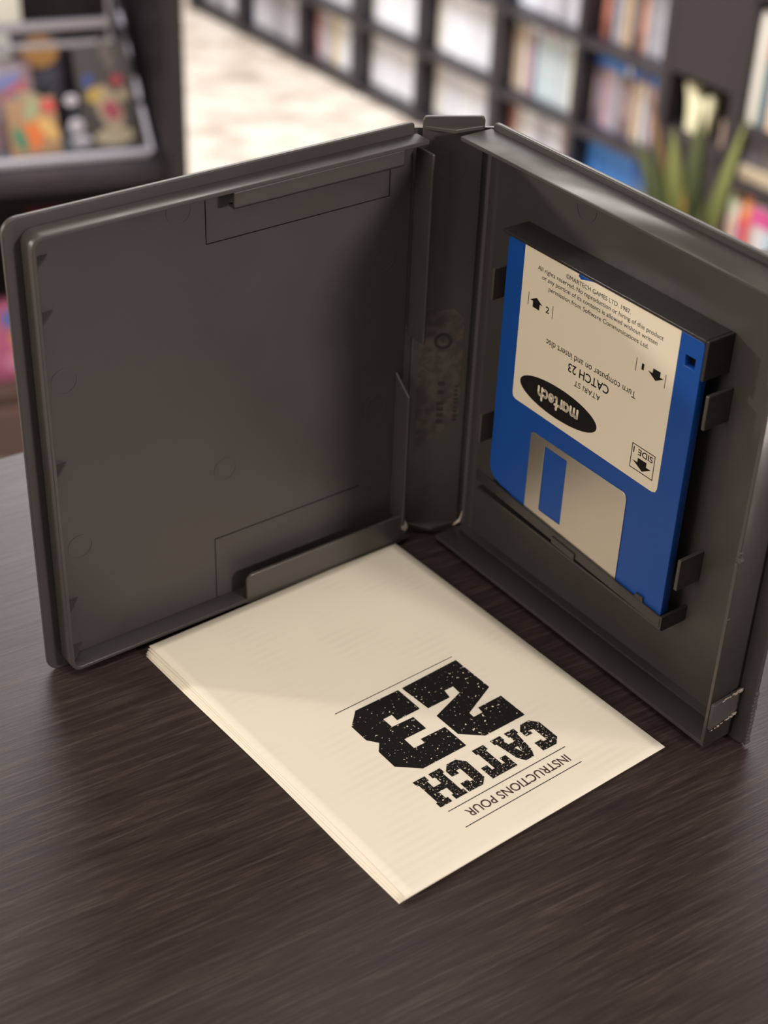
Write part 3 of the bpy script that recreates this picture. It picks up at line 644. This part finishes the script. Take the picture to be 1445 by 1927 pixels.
for x, c, l in ((0.0, (0.11, 0.095, 0.10), 'dark grey box on top of the tan flat book in the right bookcase'), (0.058, (0.15, 0.12, 0.11), 'grey-brown box beside the dark grey box in the right bookcase')):
    o = link('box', G().box(x, x+0.055, 0, 0.070, -0.17, -0.01).mesh('b'), fb, flat(c), bevel=0.002)
    tag(o, l, 'box')

# ------------------------------------------------------------------ plant on the floor in front of the cabinet
pc = FW @ Vector((2.50, 0, 0.24)); pf = Matrix.Translation(pc)
pl = thing('potted_plant', pf, 'potted plant with green and yellow sword-shaped leaves in front of the black cabinet', 'plant')
def lathe(prof, n=28):
    g = G()
    rings = [[g.bm.verts.new((r*math.cos(2*math.pi*i/n), r*math.sin(2*math.pi*i/n), z)) for i in range(n)] for r, z in prof]
    for a, b in zip(rings, rings[1:]):
        for i in range(n): g.bm.faces.new((a[i], a[(i+1) % n], b[(i+1) % n], b[i]))
    g.bm.faces.new(rings[0][::-1]); g.bm.faces.new(rings[-1]); return g.mesh('lathe')
link('pot', lathe([(0.045, 0), (0.062, 0.09), (0.066, 0.095), (0.066, 0.105), (0.058, 0.105), (0.056, 0.085)]), pf, M['pot'], pl, smooth=True)
link('soil', lathe([(0.055, 0.080), (0.055, 0.090)]), pf, M['soil'], pl)
vx = W3; vz = FW.to_3x3() @ Vector((0, 0, 1))
def leaf(lean_x, lean_z, length, width, m, base=0.02, curl=0.3):
    g = G(); n = 12; pts = []
    d = (vx*lean_x+vz*lean_z)
    side = Vector((d.y, -d.x, 0)); side = side.normalized() if side.length > 1e-4 else vx.copy()
    if abs(side.dot(vx)) < 0.3: side = (side+vx).normalized()
    L_, R_, B_ = [], [], []
    for i in range(n+1):
        t = i/n
        c = Vector((0, 0, 0.085))+d*base/max(d.length, .01)+d*(t+curl*t*t)*length*0.75+Vector((0, 0, length*(t-0.25*curl*t*t)))
        w = width*math.sin(math.pi*(0.12+0.88*(t**0.9)))*0.5*(1.15-0.35*t) if t < 1 else 0.0005
        w = max(w, 0.0006)
        fold = vz*0.25*w
        L_.append(g.bm.verts.new(c-side*w+fold)); R_.append(g.bm.verts.new(c+side*w+fold)); B_.append(g.bm.verts.new(c-vz*0.0012)); pts.append(g.bm.verts.new(c+vz*0.0006))
    for i in range(n):
        g.bm.faces.new((L_[i], pts[i], pts[i+1], L_[i+1])); g.bm.faces.new((pts[i], R_[i], R_[i+1], pts[i+1]))
        g.bm.faces.new((L_[i+1], B_[i+1], B_[i], L_[i])); g.bm.faces.new((B_[i+1], R_[i+1], R_[i], B_[i]))
    link('leaf', g.mesh('leaf'), pf, m, pl, smooth=True)
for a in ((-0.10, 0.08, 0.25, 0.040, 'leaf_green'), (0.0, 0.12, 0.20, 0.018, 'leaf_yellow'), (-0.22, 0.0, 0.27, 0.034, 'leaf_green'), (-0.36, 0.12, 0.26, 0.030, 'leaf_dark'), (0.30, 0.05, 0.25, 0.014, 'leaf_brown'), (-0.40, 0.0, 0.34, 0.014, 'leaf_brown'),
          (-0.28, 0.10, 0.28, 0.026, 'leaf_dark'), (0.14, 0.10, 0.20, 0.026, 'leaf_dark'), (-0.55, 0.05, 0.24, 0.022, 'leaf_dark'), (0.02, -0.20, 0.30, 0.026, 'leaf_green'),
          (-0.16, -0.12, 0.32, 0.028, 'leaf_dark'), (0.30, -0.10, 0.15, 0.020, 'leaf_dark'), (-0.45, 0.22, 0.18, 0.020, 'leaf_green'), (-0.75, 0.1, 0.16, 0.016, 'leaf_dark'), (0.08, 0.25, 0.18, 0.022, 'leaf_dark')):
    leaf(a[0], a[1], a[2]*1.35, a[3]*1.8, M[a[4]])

# ------------------------------------------------------------------ display cabinet at the left
FC = frame((-0.360, 2.6, 0), (0.945, 0.326, 0), UP)                  # x to the right (0 = right outer face), y up, z = -depth
dc = thing('display_cabinet', FC, 'black display cabinet at the left edge of the view, showing boxed games on acrylic', 'cabinet')
CW, CH, CD = -0.95, 1.75, -0.42
link('frame', G().box(-0.030, 0, 0, CH, CD, 0).box(CW, CW+0.03, 0, CH, CD, 0).box(CW+.03, -0.03, CH-0.03, CH, CD, 0).box(CW+.03, -0.03, 0, 0.06, CD, 0).mesh('f'), FC, M['cab'], dc, bevel=0.001)
link('back_panel', G().box(CW+.03, -0.03, 0.06, CH-0.03, CD, CD+0.008).mesh('b'), FC, M['cab'], dc)
link('shelf_board', G().box(CW+.03, -0.03, 0.497, 0.520, CD+.01, -0.04).mesh('s'), FC, M['cab'], dc)
link('shelf_board', G().box(CW+.03, -0.03, 0.100, 0.125, CD+.01, -0.02).mesh('s'), FC, flat((0.07, 0.040, 0.030)), dc)
link('plinth', G().box(CW+.03, -0.03, 0.0, 0.10, -0.02, 0.004).mesh('s'), FC, flat((0.085, 0.045, 0.034)), dc)
light('cabinet_strip_lamp', 'AREA', FC @ Vector((-0.35, 1.5, -0.06)), FC @ Vector((-0.30, 0.5, -0.22)), 5.0, (0.86, 0.84, 1.0), 0.5, 0.05)
# clear acrylic stand the games lean on: base, lip, right side, two rails
ac = thing('acrylic_stand', FC, 'clear acrylic display stand with bright edges inside the black display cabinet', 'display stand')
g = G().box(-0.62, -0.048, 0.520, 0.526, -0.34, -0.105)
link('base', g.mesh('b'), FC, M['acrylic'], ac)
link('front_lip', G().box(-0.62, -0.046, 0.520, 0.532, -0.112, -0.104).mesh('l'), FC, M['acrylic_glint'], ac, bevel=0.002)
link('side_panel', G().hexa([(-0.046, 0.526, -0.110), (-0.066, 0.75, -0.30), (-0.066, 0.75, -0.34), (-0.046, 0.526, -0.34)],
                            [(-0.042, 0.526, -0.110), (-0.062, 0.75, -0.30), (-0.062, 0.75, -0.34), (-0.042, 0.526, -0.34)]).mesh('s'), FC, M['acrylic'], ac)
g = G()
for t0, t1 in ((0.0, 0.28), (0.33, 0.46), (0.60, 0.68), (0.80, 0.88)):
    a = Vector((-0.044, 0.530, -0.108)); b = Vector((-0.064, 0.75, -0.298))
    p, q = a.lerp(b, t0), a.lerp(b, t1)
    g = G().hexa([p+Vector((-.003, 0, 0)), p+Vector((.004, 0, 0)), p+Vector((.004, 0, .006)), p+Vector((-.003, 0, .006))],
           [q+Vector((-.003, 0, 0)), q+Vector((.004, 0, 0)), q+Vector((.004, 0, .006)), q+Vector((-.003, 0, .006))])
    link('edge_glint', g.mesh('e'), FC, M['acrylic_glint'], ac, bevel=0.001)  # broken grey strips painting the glints along the slanted edge
link('rail', G().box(-0.62, -0.090, 0.721, 0.735, -0.215, -0.200).mesh('r'), FC, M['rail'], ac, bevel=0.002)
link('rail', G().box(-0.62, -0.083, 0.690, 0.700, -0.21, -0.200).mesh('r'), FC, M['rail'], ac, bevel=0.002)
link('post', G().box(-0.092, -0.086, 0.526, 0.78, -0.215, -0.207).mesh('p'), FC, M['rail'], ac, bevel=0.001)
g = G()
for (x, y, sx, sy) in ((-0.172, 0.615, .012, .010), (-0.166, 0.568, .014, .014), (-0.158, 0.540, .018, .010)):
    link('glint_disc', G().prism(ell(x, y, sx, sy, 18), -0.150, -0.144).mesh('k'), FC, M['acrylic_glint'], ac, bevel=0.002)  # grey discs painting the bright reflections between the boxes
# boxed games: plain painted covers with loose colour patches
def boxed(name, x, y, z, w, h, d, lean, turn, base, patches, label, cat='game box', roll=0.0):
    fb = FC @ Matrix.Translation((x, y, z)) @ Matrix.Rotation(turn, 4, 'Y') @ Matrix.Rotation(roll, 4, 'Z') @ Matrix.Rotation(-lean, 4, 'X')
    r = thing(name, fb, label, cat)
    link('carton', G().box(-w/2, w/2, 0, h, -d, 0).mesh('b'), fb, flat(base), r, bevel=0.001)
    for k, (px, py, rx, ry, c) in enumerate(patches):
        link('cover_patch', shape('p', [[(a, b) for a, b in ell(px*w, py*h, rx*w, ry*h, 20, 0.3*k)]], 0.0002+0.0002*k, 0.0006+0.0002*k), fb, flat(c), r)
    return r
boxed('game_box', -0.104, 0.5265, -0.140, 0.096, 0.178, 0.02, 0.33, 0.0, (0.045, 0.036, 0.032),
      [(0.05, 0.11, .36, .09, (0.36, 0.30, 0.20)), (0.02, 0.38, .22, .24, (0.34, 0.26, 0.17)), (0.06, 0.36, .15, .10, (0.30, 0.05, 0.07)), (-0.22, 0.52, .15, .07, (0.42, 0.28, 0.06)),
       (-0.30, 0.66, .14, .05, (0.04, 0.06, 0.20)), (0.22, 0.64, .10, .06, (0.32, 0.03, 0.04)), (0.10, 0.90, .34, .05, (0.11, 0.09, 0.075)), (0.30, 0.50, .12, .06, (0.30, 0.24, 0.15))],
      'dark game box with a beige and red cover picture, rightmost in the display cabinet', roll=0.04)
boxed('game_box', -0.238, 0.5265, -0.135, 0.086, 0.095, 0.02, 0.30, 0.0, (0.34, 0.20, 0.10),
      [(0.0, 0.42, .20, .32, (0.62, 0.16, 0.04)), (-0.28, 0.32, .13, .22, (0.07, 0.20, 0.11)), (0.30, 0.45, .15, .26, (0.60, 0.36, 0.12)), (0.36, 0.85, .12, .13, (0.55, 0.07, 0.06)), (0.0, 0.80, .25, .12, (0.30, 0.32, 0.18))],
      'orange and cream game box, front one at the left of the display cabinet', roll=0.04)
boxed('game_box', -0.270, 0.5265, -0.175, 0.092, 0.150, 0.02, 0.25, 0.0, (0.22, 0.14, 0.15),
      [(-0.05, 0.90, .40, .10, (0.30, 0.26, 0.30)), (0.0, 0.76, .30, .08, (0.16, 0.17, 0.34)), (0.12, 0.62, .30, .07, (0.42, 0.08, 0.10)), (0.0, 0.46, .36, .10, (0.20, 0.16, 0.18)), (0.42, 0.55, .10, .16, (0.36, 0.30, 0.18))],
      'pinkish grey game box leaning behind the orange and cream one', roll=0.05)
boxed('game_box', -0.205, 0.5265, -0.245, 0.086, 0.175, 0.02, 0.12, 0.0, (0.030, 0.026, 0.040),
      [(0.05, 0.80, .38, .16, (0.44, 0.22, 0.06)), (0.08, 0.52, .30, .09, (0.085, 0.085, 0.11)), (0.14, 0.36, .30, .03, (0.14, 0.13, 0.15))],
      'dark game box with a round orange emblem, behind the pinkish grey box', roll=0.04)
boxed('game_box', -0.265, 0.5265, -0.330, 0.080, 0.240, 0.03, 0.05, 0.0, (0.80, 0.76, 0.60),
      [(0.1, 0.55, .3, .1, (0.70, 0.68, 0.60))], 'cream box standing at the back left of the display cabinet')
boxed('game_box', -0.345, 0.1255, -0.070, 0.095, 0.150, 0.03, 0.08, 0.0, (0.42, 0.10, 0.20),
      [(0.30, 0.80, .2, .12, (0.08, 0.14, 0.42)), (0.36, 0.52, .12, .12, (0.60, 0.25, 0.08)), (0.30, 0.25, .25, .12, (0.55, 0.20, 0.30))],
      'pink game box on the low board of the display cabinet, beyond the lid edge')
boxed('game_box', -0.235, 0.1255, -0.100, 0.06, 0.300, 0.04, 0.0, 0.0, (0.42, 0.04, 0.06),
      [(0.0, 0.5, .3, .1, (0.55, 0.35, 0.20))], 'tall red box on the low board of the display cabinet')
